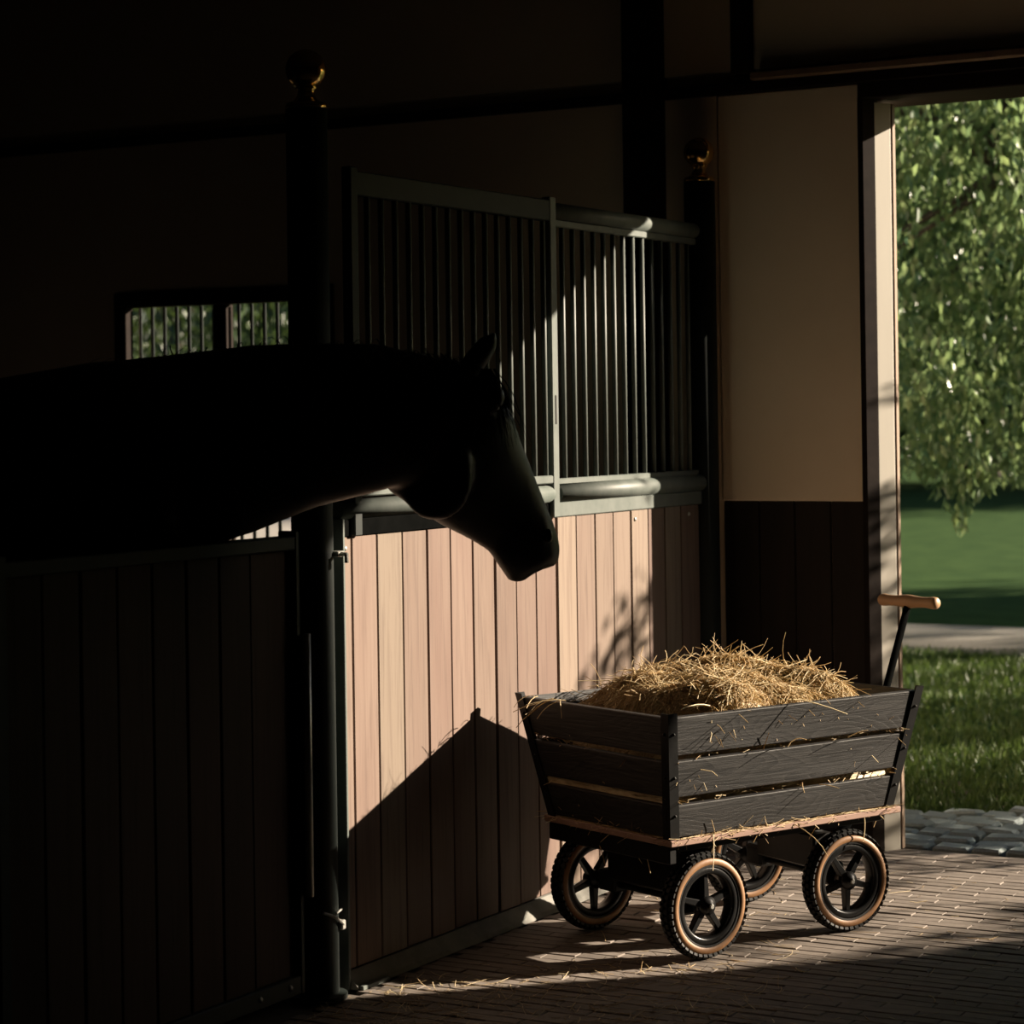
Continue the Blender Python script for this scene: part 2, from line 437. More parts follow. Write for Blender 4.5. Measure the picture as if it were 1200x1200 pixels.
for k in range(5):
    v, f = brick_mesh('brick', BRL, BRW, 0.05, 0.002, 0.0012, 100+k)
    me = bpy.data.meshes.new('brick'); me.from_pydata(v, [], f); me.update(); me.materials.append(M['brick']); bmeshes.append(me)
for d, (x, y, s) in vis:
    share('brick', random.choice(bmeshes), (x, y, random.uniform(-0.0018, 0.0008)),
          (random.uniform(-.03, .03), random.uniform(-.004, .004), random.uniform(-.012, .012)), (s, 1, 1), floor)
V, F, T = [], [], []
for d, (x, y, s) in rest:
    v, f = brick_mesh('b', BRL*s, BRW, 0.05, 0.002, 0.0012, random.randint(0, 9999))
    n = len(V); dz = random.uniform(-0.0018, 0.0008); rz = random.uniform(-.012, .012)
    V += [(x+a-b*rz, y+b+a*rz, c+dz) for a, b, c in v]; F += [tuple(i+n for i in q) for q in f]
tag(obj('brick_field', (V, F), M['brick'], floor), kind='stuff')

# ------------------------------------------------------------------ ground outside: cobbles, lawn, gravel path
def groundgrid(name, x0, x1, y0, y1, nx, ny, z, amp, mat):
    V = []; F = []
    for j in range(ny+1):
        for i in range(nx+1):
            x = x0+(x1-x0)*i/nx; y = y0+(y1-y0)*j/ny
            V.append((x, y, z + amp*noise.noise(Vector((x*0.8, y*0.8, 0)))))
    for j in range(ny):
        for i in range(nx):
            a = j*(nx+1)+i; F.append((a, a+1, a+nx+2, a+nx+1))
    return obj(name, (V, F), mat, smooth=True)
cob = ST(obj('cobble_strip', B(-12, 8, 7.74, 9.4, -0.2, -0.035), M['soil']))
V = [tuple(Vector((0, 0, 0)))]
def cobble_mesh(seed):
    r = random.Random(seed); bm = bmesh.new()
    bmesh.ops.create_cube(bm, size=1.0)
    bmesh.ops.bevel(bm, geom=bm.edges[:], offset=0.09, segments=1, affect='EDGES', profile=0.5)
    for v in bm.verts:
        v.co += Vector(noise.noise_vector(v.co*1.7 + Vector((seed*3.1, 0, 0))))*0.07
    me = bpy.data.meshes.new('cobblestone'); bmesh.ops.recalc_face_normals(bm, faces=bm.faces); bm.to_mesh(me); bm.free()
    me.materials.append(M['cobble']); return me
cms = [cobble_mesh(k) for k in range(5)]
y = 7.82
cr = random.Random(3)
edge_y = lambda x: 8.62 + 0.10*math.sin(x*2.3) + (x+2.9)*0.55
ncob = 0
while y < 9.3:
    x = -4.4 + cr.uniform(0, 0.1); hh = cr.uniform(0.10, 0.125)
    while x < -0.4:
        ln = cr.uniform(0.11, 0.20)
        if y < min(edge_y(x), 9.25) and ncob < 300:
            share('cobblestone', cr.choice(cms), (x+ln/2, y+cr.uniform(-.008, .008), -0.045+cr.uniform(-.008, .006)),
                  (cr.uniform(-.05, .05), cr.uniform(-.05, .05), cr.uniform(-.06, .06)), (ln*0.90, hh*0.84, 0.11), cob); ncob += 1
        x += ln
    y += hh
lawn = ST(groundgrid('lawn', -60, 40, 8.45, 90, 100, 80, -0.03, 0.02, M['lawn']))
# lawn starts behind the cobbles: lower its near rim under them
for v in lawn.data.vertices:
    if v.co.y < 9.3: v.co.z = -0.05
# pale gravel drive crossing the lawn
V = []; F = []
for i in range(61):
    x = -30 + i*0.9
    yc = 14.9 + 0.0*x - 0.02*x
    V += [(x, yc-0.75, -0.06), (x, yc-0.66, 0.0), (x, yc, 0.015), (x, yc+0.8, 0.0), (x, yc+0.9, -0.06)]
for i in range(60):
    a = i*5; F += [(a+j, a+5+j, a+6+j, a+1+j) for j in range(4)]
ST(obj('gravel_path', (V, F), M['gravel'], smooth=True))

ST(obj('gravel_yard', B(-27, -14.5, 23.5, 33, -0.2, 0.012), M['gravel']))

def cards(P, Dr, N, L, Wd, tone, fold=0.25):
    """leaf shapes: 6 points, folded along the midrib; P base, Dr direction, N normal"""
    Sd = np.cross(Dr, N); Sd /= np.linalg.norm(Sd, axis=1, keepdims=True) + 1e-9
    N2 = np.cross(Sd, Dr)
    L = L[:, None]; Wd = Wd[:, None]
    p0 = P; p3 = P + Dr*L - N2*L*0.12
    q1 = P + Dr*L*0.45 + Sd*Wd*0.5 + N2*Wd*fold
    q2 = P + Dr*L*0.45 - Sd*Wd*0.5 + N2*Wd*fold
    V = np.stack([p0, q1, p3, q2], 1).reshape(-1, 3)
    n = len(P); b = np.arange(n)*4
    F = np.stack([np.stack([b, b+1, b+2], 1), np.stack([b, b+2, b+3], 1)], 1).reshape(-1, 3)
    return V, F, np.repeat(tone, 4)
def mesh_np(name, V, F, tone, mat, parent=None):
    me = bpy.data.meshes.new(name)
    me.vertices.add(len(V)); me.vertices.foreach_set('co', V.astype(np.float32).ravel())
    k = F.shape[1]
    me.loops.add(F.size); me.loops.foreach_set('vertex_index', F.astype(np.int32).ravel())
    me.polygons.add(len(F)); me.polygons.foreach_set('loop_start', np.arange(len(F), dtype=np.int32)*k)
    me.polygons.foreach_set('loop_total', np.full(len(F), k, dtype=np.int32))
    a = me.attributes.new('tone', 'FLOAT', 'POINT'); a.data.foreach_set('value', tone.astype(np.float32))
    me.update(); me.validate(); me.materials.append(mat)
    o = bpy.data.objects.new(name, me)
    return link(o, parent)
def unit(a): return a/(np.linalg.norm(a, axis=1, keepdims=True)+1e-9)

# grass on the near lawn
n = 60000
gy = 8.5 + RNG.random(n)**1.4*6.0
gx = -6.5 + RNG.random(n)*6.0 - (gy-8.5)*0.15
keep = (gy > np.array([edge_y(a) for a in gx]) - 0.10*RNG.random(n)) & ~((gy > 14.0-0.02*gx+0.15) & (gy < 15.7-0.02*gx))
gx, gy = gx[keep], gy[keep]; n = len(gx)
P = np.stack([gx, gy, np.full(n, -0.045)], 1)
D = unit(np.stack([RNG.normal(0, .5, n), RNG.normal(0, .5, n), np.ones(n)], 1))
N = unit(RNG.normal(size=(n, 3)))
V, F, T = cards(P, D, N, RNG.uniform(.04, .085, n), RNG.uniform(.006, .012, n), RNG.random(n))
tag(mesh_np('grass_blades', V, F, T, M['grass'], lawn), kind='stuff')

def tree(name, label, loc, h, rx, rz, nl, ls, mat, trunk_r=0.18, droop=0.5, clumps=60, zmin=0.8, seed=1, group=None, cat='tree', hollow=0.55, lean=(0, 0), hang=()):
    r = np.random.default_rng(seed)
    t = empty(name, loc); tag(t, label, cat, group)
    bm = bmesh.new()
    tube(bm, [(0, 0, -0.1), (lean[0]*.3, lean[1]*.3, h*0.3), (lean[0]*.8, lean[1]*.8, h*0.6), (lean[0], lean[1], h*0.9)],
         [trunk_r*1.3, trunk_r, trunk_r*0.65, trunk_r*0.2], 10)
    obj('trunk', bm, M['bark'], t, smooth=True)
    cz = h - rz
    d = unit(r.normal(size=(clumps, 3))); rad = hollow + (1-hollow)*r.random(clumps)**0.5
    cc = d*rad[:, None]*np.array([rx, rx, rz]) + np.array([lean[0], lean[1], cz])
    cc = cc[cc[:, 2] > zmin]
    bm = bmesh.new()
    for k in range(0, len(cc), max(1, len(cc)//24)):
        c = cc[k]
        tube(bm, [(lean[0]*.6, lean[1]*.6, h*0.42), tuple(c*0.5 + np.array([0, 0, h*0.27])), tuple(c)], [trunk_r*0.4, trunk_r*0.2, trunk_r*0.05], 5)
    obj('branch', bm, M['bark'], t, smooth=True)
    # hanging sprays: each clump drops several strands with leaves along them
    per = nl//len(cc)
    base = np.repeat(cc, per, 0); m = len(base)
    cs = rx*0.22
    strand = r.integers(0, 14, m) + np.repeat(np.arange(len(cc))*14, per)
    so = r.normal(size=(14*len(cc), 3))*np.array([cs, cs, cs*0.6])
    sdir = unit(np.concatenate([unit(r.normal(size=(14*len(cc), 2)))*(1-droop), -np.full((14*len(cc), 1), droop+0.05)], 1))
    sl = cs*2.2*r.uniform(.5, 1.1, 14*len(cc))
    u = r.random(m)
    P = base + so[strand] + sdir[strand]*(u*sl[strand])[:, None]
    P[:, 2] -= droop*0.5*(u**2)*sl[strand]*0.6
    P += r.normal(size=(m, 3))*ls*0.35
    ok = P[:, 2] > zmin*(0.93 + 0.07*r.random(m)); P, strand, m = P[ok], strand[ok], int(ok.sum())
    dd = sdir[strand]
    if hang:                                     # single sprays hanging below the crown: x, y, top, length
        hp = []
        for hx, hy, hz, hl in hang:
            k = int(150*hl); q = r.random(k)
            hp.append(np.stack([hx + 0.10*q + r.normal(size=k)*(.09*(1-q)+.03), hy + r.normal(size=k)*(.09*(1-q)+.03), hz - hl*q], 1))
        hp = np.concatenate(hp); P = np.concatenate([P, hp]); dd = np.concatenate([dd, np.tile([0.1, 0, -1.0], (len(hp), 1))]); m = len(P)
    D = unit(dd*0.8 + r.normal(size=(m, 3))*0.5 + np.array([0, 0, -droop*0.9]))
    N = unit(r.normal(size=(m, 3)) + np.array([0, 0, 0.9]))
    tone = np.clip(r.normal(0.45, 0.25, m), 0, 1)
    V, F, T = cards(P, D, N, r.uniform(.65, 1.15, m)*ls, r.uniform(.34, .50, m)*ls, tone)
    tag(mesh_np('leaves', V, F, T, mat, t), kind='stuff')
    return t

# the big tree whose hanging sprays fill the doorway
tree('willow_tree', 'big leafy tree with drooping sprays hanging into the doorway view', (-3.75, 14.9, 0), 6.6, 2.4, 2.9, 62000, 0.092,
     M['leaf'], 0.17, 0.75, 165, 1.12, 11, hollow=0.35, lean=(-1.0, -0.3),
     hang=((-0.50, -2.75, 1.9, 1.0), (-0.38, -2.70, 1.8, 0.72), (-0.62, -2.68, 1.9, 0.6), (0.05, -2.6, 1.9, 0.7), (-0.45, -2.8, 1.7, 0.62)))
# trees beyond the lawn
far = [(-15.6, 47, 13, 5.0, 'far dark tree straight behind the drooping tree'), (-3.5, 50, 13, 5.0, 'far rounded tree right of the doorway view'),
       (-30, 50, 13, 5.5, 'far broad tree left behind the doorway view'), (-22, 63, 15, 6.5, 'farthest tree between the two dark ones')]
for k, (x, y, h, rx, lb) in enumerate(far):
    tree('far_tree', lb, (x, y, 0), h, rx, h*0.47, 16000, 0.55, M['leaf_dark'], 0.35, 0.4, 110, 0.9, 20+k, hollow=0.3, group='trees beyond the lawn')
# greenery seen through the stall window
for k, (x, y, h, rx, lb) in enumerate(((-17.0, 20.0, 6.5, 2.5, 'leafy tree seen through the left panes of the barred window'),
                                      (-11.6, 18.3, 6.0, 2.1, 'leafy tree seen through the right panes of the barred window'),
                                      (-30.0, 39.0, 9, 3.8, 'leafy tree further back behind the barred window'))):
    tree('garden_tree', lb, (x, y, 0), h, rx, h*0.45, 14000, 0.13, M['leaf_dark'], 0.2, 0.55, 80, 1.3, 40+k, hollow=0.4, group='trees behind the barred window')
# shrubs and trees outside the frame towards the sun: they shade the cobbles and the lawn
tree('garden_shrub', 'rounded shrub beside the cobbled yard outside the frame', (-0.66, 10.75, 0), 3.0, 1.0, 1.45, 15000, 0.075, M['leaf'], 0.05, 0.3, 70, 0.1, 61, cat='shrub', hollow=0.1)
tree('garden_shrub', 'second rounded shrub further right of the cobbled yard outside the frame', (2.15, 10.0, 0), 2.2, 0.75, 1.05, 12000, 0.075, M['leaf'], 0.05, 0.3, 60, 0.1, 62, cat='shrub', hollow=0.1)
for k, (x, y, h, rx) in enumerate(((4.4, 18.3, 4.7, 2.4), (1.4, 24.2, 5.2, 2.2), (8.6, 26.5, 6.6, 2.8), (14, 34, 12, 4.5))):
    tree('garden_tree', ('low leafy tree nearest the cobbled yard, outside the frame', 'low tree second along the lawn edge, outside the frame', 'spreading tree behind the lawn row, outside the frame', 'tallest tree at the far corner of the lawn, outside the frame')[k], (x, y, 0), h, rx, h*0.48, 9000, 0.2, M['leaf'], 0.22, 0.4, 70, 0.5, 70+k, hollow=0.25, group='trees shading the lawn')

# ------------------------------------------------------------------ stall fronts
BZ0, BZ1 = 0.045, 1.185
def boards(parent, y0, edges, x=XS, z0=BZ0, z1=BZ1, mat='stall_wood'):
    for a, b in zip(edges, edges[1:]):
        d = random.uniform(-0.0025, 0.0015)
        o = obj('board', B(-0.024, 0, -(b-a)/2+0.003, (b-a)/2-0.003, 0, z1-z0, 0.0025), M[mat], parent)
        o.location = (x+d, (a+b)/2, z0)
    # dark tongue line behind the open joints
    obj('backing_board', B(x-0.04, x-0.026, edges[0], edges[-1], z0, z1), M['dark_wood'], parent)

def rail(parent, name, y0, y1, x0, x1, z0, z1, mat, bev=0.003):
    return obj(name, B(x0, x1, y0, y1, z0, z1, bev), mat, parent)
def hbar(parent, name, y0, y1, x, z, r, mat, n=20):
    bm = bmesh.new(); tube(bm, [(x, y0, z), (x, y1, z)], r, n)
    return obj(name, bm, mat, parent, smooth=False)
def smooth_tube(o):
    for p in o.data.polygons: p.use_smooth = len(p.vertices) == 4
    return o

# fixed panel of the right stall
fp = empty('horse_stall', (0, 0, 0))
tag(fp, 'fixed stall front of brown boards and sunlit steel grille right of the split', 'stall front')
e = [6.400, 6.526, 6.655, 6.782, 6.908, 7.034, 7.160, 7.284, 7.43]
boards(fp, 0, e)
rail(fp, 'channel', 6.394, 7.445, XS-0.03, XS+0.006, 1.185, 1.231, M['steel'])
smooth_tube(hbar(fp, 'lower_tube', 6.40, 7.445, XS-0.005, 1.258, 0.029, M['steel']))
rail(fp, 'sill_rail', 6.40, 7.445, XS-0.03, XS-0.002, 1.284, 1.303, M['steel'])
rail(fp, 'head_rail', 6.40, 7.445, XS-0.03, XS-0.002, 2.079, 2.101, M['steel'])
smooth_tube(hbar(fp, 'upper_tube', 6.396, 7.445, XS-0.014, 2.127, 0.0265, M['steel']))
bm = bmesh.new(); tube(bm, [(0, 0, 1.30), (0, 0, 2.082)], 0.0085, 8)
bar0 = smooth_tube(obj('bar', bm, M['steel'], fp)); bar0.location = (XS-0.015, 6.416, 0)
for k in range(1, 15):
    yy = 6.416 + 0.0698*k
    if yy < 7.40: share('bar', bar0.data, (XS-0.015, yy, 0), parent=fp)
bm = bmesh.new(); lathe(bm, [(0, 0.006), (0.006, 0.004), (0.008, 0)], 10, Matrix.Rotation(PI/2, 4, 'Y'))
bolt = obj('bolt', bm, M['galv'], fp, smooth=True); bolt.location = (XS, 6.935, 1.155)
share('bolt', bolt.data, (XS, 7.345, 1.155), parent=fp)

# sliding door of the right stall, left half
sd = empty('stall_door', (0, 0, 0))
tag(sd, 'stall door of brown boards with dark barred grille between post and split', 'stall door')
e = [5.193, 5.258, 5.382, 5.512, 5.642, 5.768, 5.893, 6.018, 6.143, 6.268, 6.398]
boards(sd, 0, e)
rail(sd, 'channel', 5.196, 6.372, XS-0.03, XS+0.004, 1.185, 1.231, M['matt_black'])  # much darker than the matching channel of the fixed panel
smooth_tube(hbar(sd, 'lower_tube', 5.19, 6.36, XS-0.005, 1.258, 0.027, M['steel']))
rail(sd, 'sill_rail', 5.28, 6.36, XS-0.012, XS+0.016, 1.290, 1.315, M['steel'])
rail(sd, 'head_rail', 5.28, 6.36, XS-0.012, XS+0.016, 2.09, 2.155, M['dark_steel'])  # same frame steel, its shade put in as a darker colour
rail(sd, 'stile', 6.352, 6.392, XS-0.012, XS+0.018, 1.186, 2.165, M['steel'])
rail(sd, 'stile', 5.25, 5.287, XS-0.012, XS+0.018, 1.186, 2.165, M['dark_steel'])  # shaded stile, darkened by colour like the head rail
bm = bmesh.new(); tube(bm, [(0, 0, 1.30), (0, 0, 2.10)], 0.0085, 8)
bar1 = smooth_tube(obj('bar', bm, M['steel'], sd)); bar1.location = (XS+0.002, 5.352, 0)
for k in range(1, 15):
    share('bar', bar1.data, (XS+0.002, 5.352+0.0700*k, 0), parent=sd)
# rear grille layer behind the door leaf: the second set of bars
bm = bmesh.new()
slot = obj('latch_slot', B(XS+0.012, XS+0.0195, 6.366, 6.378, 1.47, 1.56, 0.002), M['black_metal'], sd)
# steel angle edging round the door foot
rail(sd, 'edge_angle', 5.184, 5.1945, XS-0.03, XS+0.022, 0.0, 1.235, M['steel'], 0.002)
bolt2 = share('bolt', bolt.data, (XS, 5.225, 1.155), parent=sd)
rail(sd, 'foot_angle', 5.196, 5.33, XS+0.046, XS+0.058, 0.0, 0.012, M['steel'], 0.002)
# sloped concrete kerb under the boards
bm = bmesh.new()
def kerb(bm, y0, y1):
    prof = [(XS-0.03, 0.0), (XS+0.045, 0.0), (XS+0.038, 0.012), (XS+0.004, 0.043), (XS-0.03, 0.043)]
    a = [bm.verts.new((x, y0, z)) for x, z in prof]; b = [bm.verts.new((x, y1, z)) for x, z in prof]
    bm.faces.new(a); bm.faces.new(b[::-1])
    for i in range(5):
        j = (i+1) % 5; bm.faces.new((a[i], b[i], b[j], a[j]))
kerb(bm, 5.196, 7.6)
ST(obj('baseboard_left', bm, M['concrete']))

# posts with brass ball finials
PR = 0.054
def post(y0, y1, label, loc_lab):
    t = empty('stall_post', (XS-0.01, (y0+y1)/2, 0)); tag(t, label, 'post', 'stall posts with brass balls')
    bm = bmesh.new(); lathe(bm, [(0, 0), (PR, 0), (PR, 2.30), (0, 2.30)], 32)
    o = smooth_tube(obj('shaft', bm, M['dark_steel'], t))
    for p in o.data.polygons:
        if abs(p.normal.z) > .5: p.use_smooth = False
    bm = bmesh.new(); lathe(bm, [(0, 0), (.075, 0), (.075, .012), (PR, .016), (0, .016)], 32)
    obj('foot_plate', bm, M['dark_steel'], t)
    bm = bmesh.new()
    prof = [(0, 2.298), (0.052, 2.298), (0.055, 2.306), (0.052, 2.314), (0.036, 2.320), (0.026, 2.330), (0.021, 2.342), (0.024, 2.350), (0.030, 2.354), (0.024, 2.358)]
    R = 0.053; zc = 2.402
    for k in range(3, 17):
        a = -PI/2 + PI*k/16
        prof.append((max(R*math.cos(a), 0.0), zc + R*math.sin(a)))
    prof[-1] = (0, zc+R)
    lathe(bm, prof, 32)
    obj('brass_finial', bm, M['brass'], t, smooth=True)
    return t
p1 = post(5.0, 5.18, 'dark stall post with brass ball behind the horse neck', 1)
p2 = post(7.405, 7.58, 'dark stall post with brass ball beside the cream plaster panel', 2)
# fittings on the near post
bm = bmesh.new()
box(bm, 0.040, 0.066, 0.018, 0.050, 1.14, 1.155, 0.003); tube(bm, [(0.06, 0.035, 1.147), (0.085, 0.03, 1.147), (0.085, 0.03, 1.125)], 0.006, 8)
obj('latch', bm, M['galv'], p1, smooth=False)
bm = bmesh.new()
tube(bm, [(0.045, -0.04, 0.23), (0.062, -0.01, 0.215), (0.06, 0.03, 0.19)], 0.004, 8); tube(bm, [(0.045, 0.045, 0.225), (0.058, 0.0, 0.222)], 0.003, 8)
box(bm, 0.040, 0.062, 0.022, 0.040, 0.175, 0.20, 0.003)
obj('drop_bolt', bm, M['galv'], p1)

# half door of the left stall
hd = empty('stall_half_door', (0, 0, 0))
tag(hd, 'shaded half door of vertical boards below the horse at left', 'stall door')
e = [3.90+0.0]; 
while e[-1] + 0.13 < 4.97: e.append(e[-1] + 0.1295)
e[-1] = 4.975
boards(hd, 0, e, XS-0.004, 0.08, 1.165, 'shade_dark_boards')
rail(hd, 'top_rail', 3.86, 4.99, XS-0.04, XS+0.012, 1.165, 1.200, M['dark_steel'])
rail(hd, 'bottom_rail', 3.86, 4.99, XS-0.04, XS+0.012, 0.035, 0.082, M['dark_steel'])
rail(hd, 'stile', 3.86, 3.895, XS-0.04, XS+0.014, 0.035, 1.213, M['dark_steel'])
rail(hd, 'stile', 4.978, 4.996, XS-0.04, XS+0.014, 0.035, 1.213, M['dark_steel'])
bm = bmesh.new(); tube(bm, [(XS+0.026, 5.004, 0.28), (XS+0.026, 5.004, 0.95)], 0.011, 10)
obj('hinge_rod', bm, M['galv'], hd, smooth=True)
bm = bmesh.new()
share('bolt', bolt.data, (XS+0.013, 4.93, 0.06), parent=hd); share('bolt', bolt.data, (XS+0.013, 4.80, 0.06), parent=hd)
# fixed boards left of the half door, partition between the stalls, and inner wall
lp = empty('horse_stall', (0, 0, 0)); tag(lp, 'shaded boarded stall front at the left picture edge', 'stall front')
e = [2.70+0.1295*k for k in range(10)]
boards(lp, 0, e, XS, 0.05, 1.185, 'shade_dark_boards')
rail(lp, 'top_rail', 2.70, 3.86, XS-0.04, XS+0.01, 1.185, 1.231, M['dark_steel'])
pt = empty('stall_partition', (0, 0, 0)); tag(pt, 'low boarded partition between the two stalls behind the post', 'partition')
for k in range(9):
    obj('board', B(-7.1, -3.61, 5.075, 5.10, 0.02+k*0.112, 0.02+k*0.112+0.108, 0.003), M['dark_wood'], pt)
obj('cap_rail', B(-7.1, -3.61, 5.06, 5.115, 1.03, 1.07, 0.004), M['dark_steel'], pt)

# ------------------------------------------------------------------ the horse
def horse():
    h = None
    Z = Vector((0, 0, 1))
    R = Vector((math.cos(HEAD), math.sin(HEAD), 0)); Fw = Vector((-math.sin(HEAD), math.cos(HEAD), 0))
    bm = bmesh.new()
    # trunk, from the rump to the chest (faces out over the half door)
    bd = Vector((0.985, 0.17, 0)).normalized(); sd_ = Vector((-bd.y, bd.x, 0))
    O = Vector((-3.70, 4.70, 0))
    tr = [(-1.72, 1.20, .10, .09), (-1.66, 1.25, .24, .20), (-1.50, 1.29, .33, .27), (-1.25, 1.31, .355, .30), (-1.0, 1.28, .34, .30), (-0.72, 1.25, .345, .31),
          (-0.42, 1.25, .365, .30), (-0.15, 1.295, .355, .265), (0.02, 1.34, .31, .22), (0.11, 1.37, .22, .16), (0.15, 1.38, .11, .08)]
    loft(bm, [(O + bd*x + Z*z, Z*a, sd_*b) for x, z, a, b in tr], 24)
    # neck
    def nk(c, hh, hw, d, tilt=0.0):
        d = Vector(d).normalized(); s = d.cross(Z).normalized(); u = (Z + d*tilt).normalized()
        return (Vector(c), u*hh, s*hw)
    loft(bm, [nk((-3.86, 4.70, 1.385), .265, .17, (1, .1, 0)), nk((-3.648, 4.745, 1.411), .254, .150, (1, .15, 0)), nk((-3.442, 4.787, 1.452), .232, .128, (1, .25, 0)),
              nk((-3.285, 4.825, 1.483), .203, .112, (.9, .45, 0)), nk((-3.157, 4.898, 1.498), .183, .10, (.85, .55, 0)),
              nk((-3.055, 4.975, 1.50), .152, .09, (.8, .6, 0)), nk((-3.0, 5.02, 1.53), .10, .07, (.8, .6, 0))], 24)
    # head
    hs = [((-2.962, 5.052, 1.632), (-3.17, 4.935, 1.39), .075), ((-2.922, 5.102, 1.556), (-3.165, 4.965, 1.316), .098), ((-2.908, 5.145, 1.503), (-3.122, 5.024, 1.272), .108),
          ((-2.903, 5.182, 1.428), (-3.08, 5.082, 1.226), .095), ((-2.894, 5.222, 1.357), (-3.04, 5.139, 1.191), .072),
          ((-2.885, 5.261, 1.284), (-3.011, 5.19, 1.158), .058), ((-2.876, 5.289, 1.231), (-3.0, 5.219, 1.120), .057),
          ((-2.874, 5.313, 1.186), (-3.000, 5.243, 1.100), .060), ((-2.874, 5.324, 1.150), (-2.988, 5.263, 1.084), .054), ((-2.895, 5.322, 1.120), (-2.965, 5.288, 1.082), .036)]
    secs = []
    for f, b, wv in hs:
        f, b = Vector(f), Vector(b); secs.append(((f+b)/2, (f-b)/2, Fw*wv))
    loft(bm, secs, 24)
    # chin, lips, cheek, brow
    def ball(c, rx, ry, rz, u=8, v=12, rot=None):
        r = bmesh.ops.create_uvsphere(bm, u_segments=14, v_segments=10, radius=1.0)
        for q in r['verts']:
            p = Vector((q.co.x*rx, q.co.y*ry, q.co.z*rz))
            if rot: p = rot @ p
            q.co = p + Vector(c)
    W = lambda c, a, b, up: Vector(c) + R*a + Fw*b + Z*up
    ball(W((-2.972, 5.270, 1.098), 0, 0, 0), .034, .034, .026)           # chin
    ball(W((-2.905, 5.312, 1.140), -.004, 0, 0), .034, .04, .034)        # upper lip
    for s in (-1, 1):
        ball(W((-3.07, 5.04, 1.36), 0, s*.062, 0), .11, .042, .12)     # cheek
        ball(W((-2.95, 5.115, 1.545), -.01, s*.085, 0), .05, .032, .04)  # brow
        ball(W((-2.89, 5.297, 1.205), -.022, s*.040, 0), .024, .022, .034)  # nostril rim
        # ears
        c = Vector((-2.972, 5.046, 1.618)) + Fw*s*.05
        ed = (R*.62 + Z*.78 + Fw*s*.12).normalized(); es = ed.cross(Fw).normalized()
        loft(bm, [(c - ed*.03, Fw*.026, es*.026), (c + ed*.03, Fw*.030, es*.030), (c + ed*.075, Fw*.024, es*.026), (c + ed*.112, Fw*.005, es*.007)], 10)
    # legs
    for x, s, front in ((-.06, -1, True), (-.10, 1, True), (-1.42, -1, False), (-1.50, 1, False)):
        o = O + bd*x + sd_*(s*.15)
        if front:
            J = [(0, 1.15, .13), (0.0, .95, .105), (.02, .80, .075), (.01, .55, .052), (.02, .50, .055), (.01, .44, .045), (0, .20, .036), (.015, .13, .043), (.05, .07, .042), (.07, .035, .055)]
        else:
            J = [(0, 1.15, .20), (.08, .92, .15), (.10, .80, .105), (-.06, .60, .065), (-.11, .51, .055), (-.09, .44, .048), (-.07, .20, .039), (-.05, .13, .045), (-.01, .07, .044), (.01, .035, .056)]
        loft(bm, [(o + bd*a + Z*z, bd*r, sd_*r*.85) for a, z, r in J], 14)
    me = bpy.data.meshes.new('tmp'); bmesh.ops.recalc_face_normals(bm, faces=bm.faces); bm.to_mesh(me); bm.free()
    o = bpy.data.objects.new('horse', me); C.objects.link(o)
    md = o.modifiers.new('r', 'REMESH'); md.mode = 'VOXEL'; md.voxel_size = 0.0115; md.use_smooth_shade = True
    sm = o.modifiers.new('s', 'SMOOTH'); sm.factor = 0.5; sm.iterations = 5
    dg = bpy.context.evaluated_depsgraph_get()
    me2 = bpy.data.meshes.new_from_object(o.evaluated_get(dg)); me2.name = 'horse'
    o.modifiers.clear(); o.data = me2; me2.materials.clear(); me2.materials.append(M['coat'])
    me2.polygons.foreach_set('use_smooth', [True]*len(me2.polygons))
    bpy.data.meshes.remove(me)
    tag(o, 'black horse leaning its head out over the shaded half door', 'horse')
    # eyes, nostrils
    for s in (-1, 1):
        bm = bmesh.new(); bmesh.ops.create_uvsphere(bm, u_segments=16, v_segments=12, radius=.021)
        c = W((-2.952, 5.122, 1.527), 0, s*.098, 0)
        e_ = obj('eye', bm, M['eye'], o, smooth=True); e_.location = c
        bm = bmesh.new(); ball2 = bmesh.ops.create_uvsphere(bm, u_segments=12, v_segments=8, radius=1)
        for q in ball2['verts']: q.co = Vector((q.co.x*.012, q.co.y*.010, q.co.z*.018))
        n_ = obj('nostril', bm, M['eye'], o, smooth=True); n_.location = W((-2.892, 5.297, 1.195), -.004, s*.056, 0)
    # hooves
    for x, s, front in ((-.06, -1, True), (-.10, 1, True), (-1.42, -1, False), (-1.50, 1, False)):
        q = O + bd*x + sd_*(s*.15) + bd*(.075 if front else .015)
        bm = bmesh.new(); lathe(bm, [(0, 0), (.070, 0), (.060, .05), (.050, .075), (0, .075)], 16, Matrix.Translation(q))
        obj('hoof', bm, M['hoof'], o, smooth=False)
    # hair: mane along the crest, forelock, tail
    def strands(name, roots, dirs, ln, rad, seed, seg=5, mat=None):
        r = random.Random(seed); V = []; F = []
        for p, d in zip(roots, dirs):
            p = Vector(p); d = Vector(d).normalized(); L = ln*r.uniform(.6, 1.1); pts = []
            q = p.copy(); dd = d.copy()
            for k in range(seg+1):
                pts.append(q.copy()); dd = (dd + Vector((r.gauss(0, .10), r.gauss(0, .10), -.28))).normalized(); q = q + dd*(L/seg)
            for k, q in enumerate(pts):
                rr = rad*(1 - .85*k/seg); b = len(V)
                for m_ in range(3):
                    a = 2*PI*m_/3; V.append((q.x + rr*math.cos(a), q.y + rr*math.sin(a), q.z))
                if k:
                    for m_ in range(3):
                        F.append((b-3+m_, b-3+(m_+1) % 3, b+(m_+1) % 3, b+m_))
        return obj(name, (V, F), M['hair'], o, smooth=True)
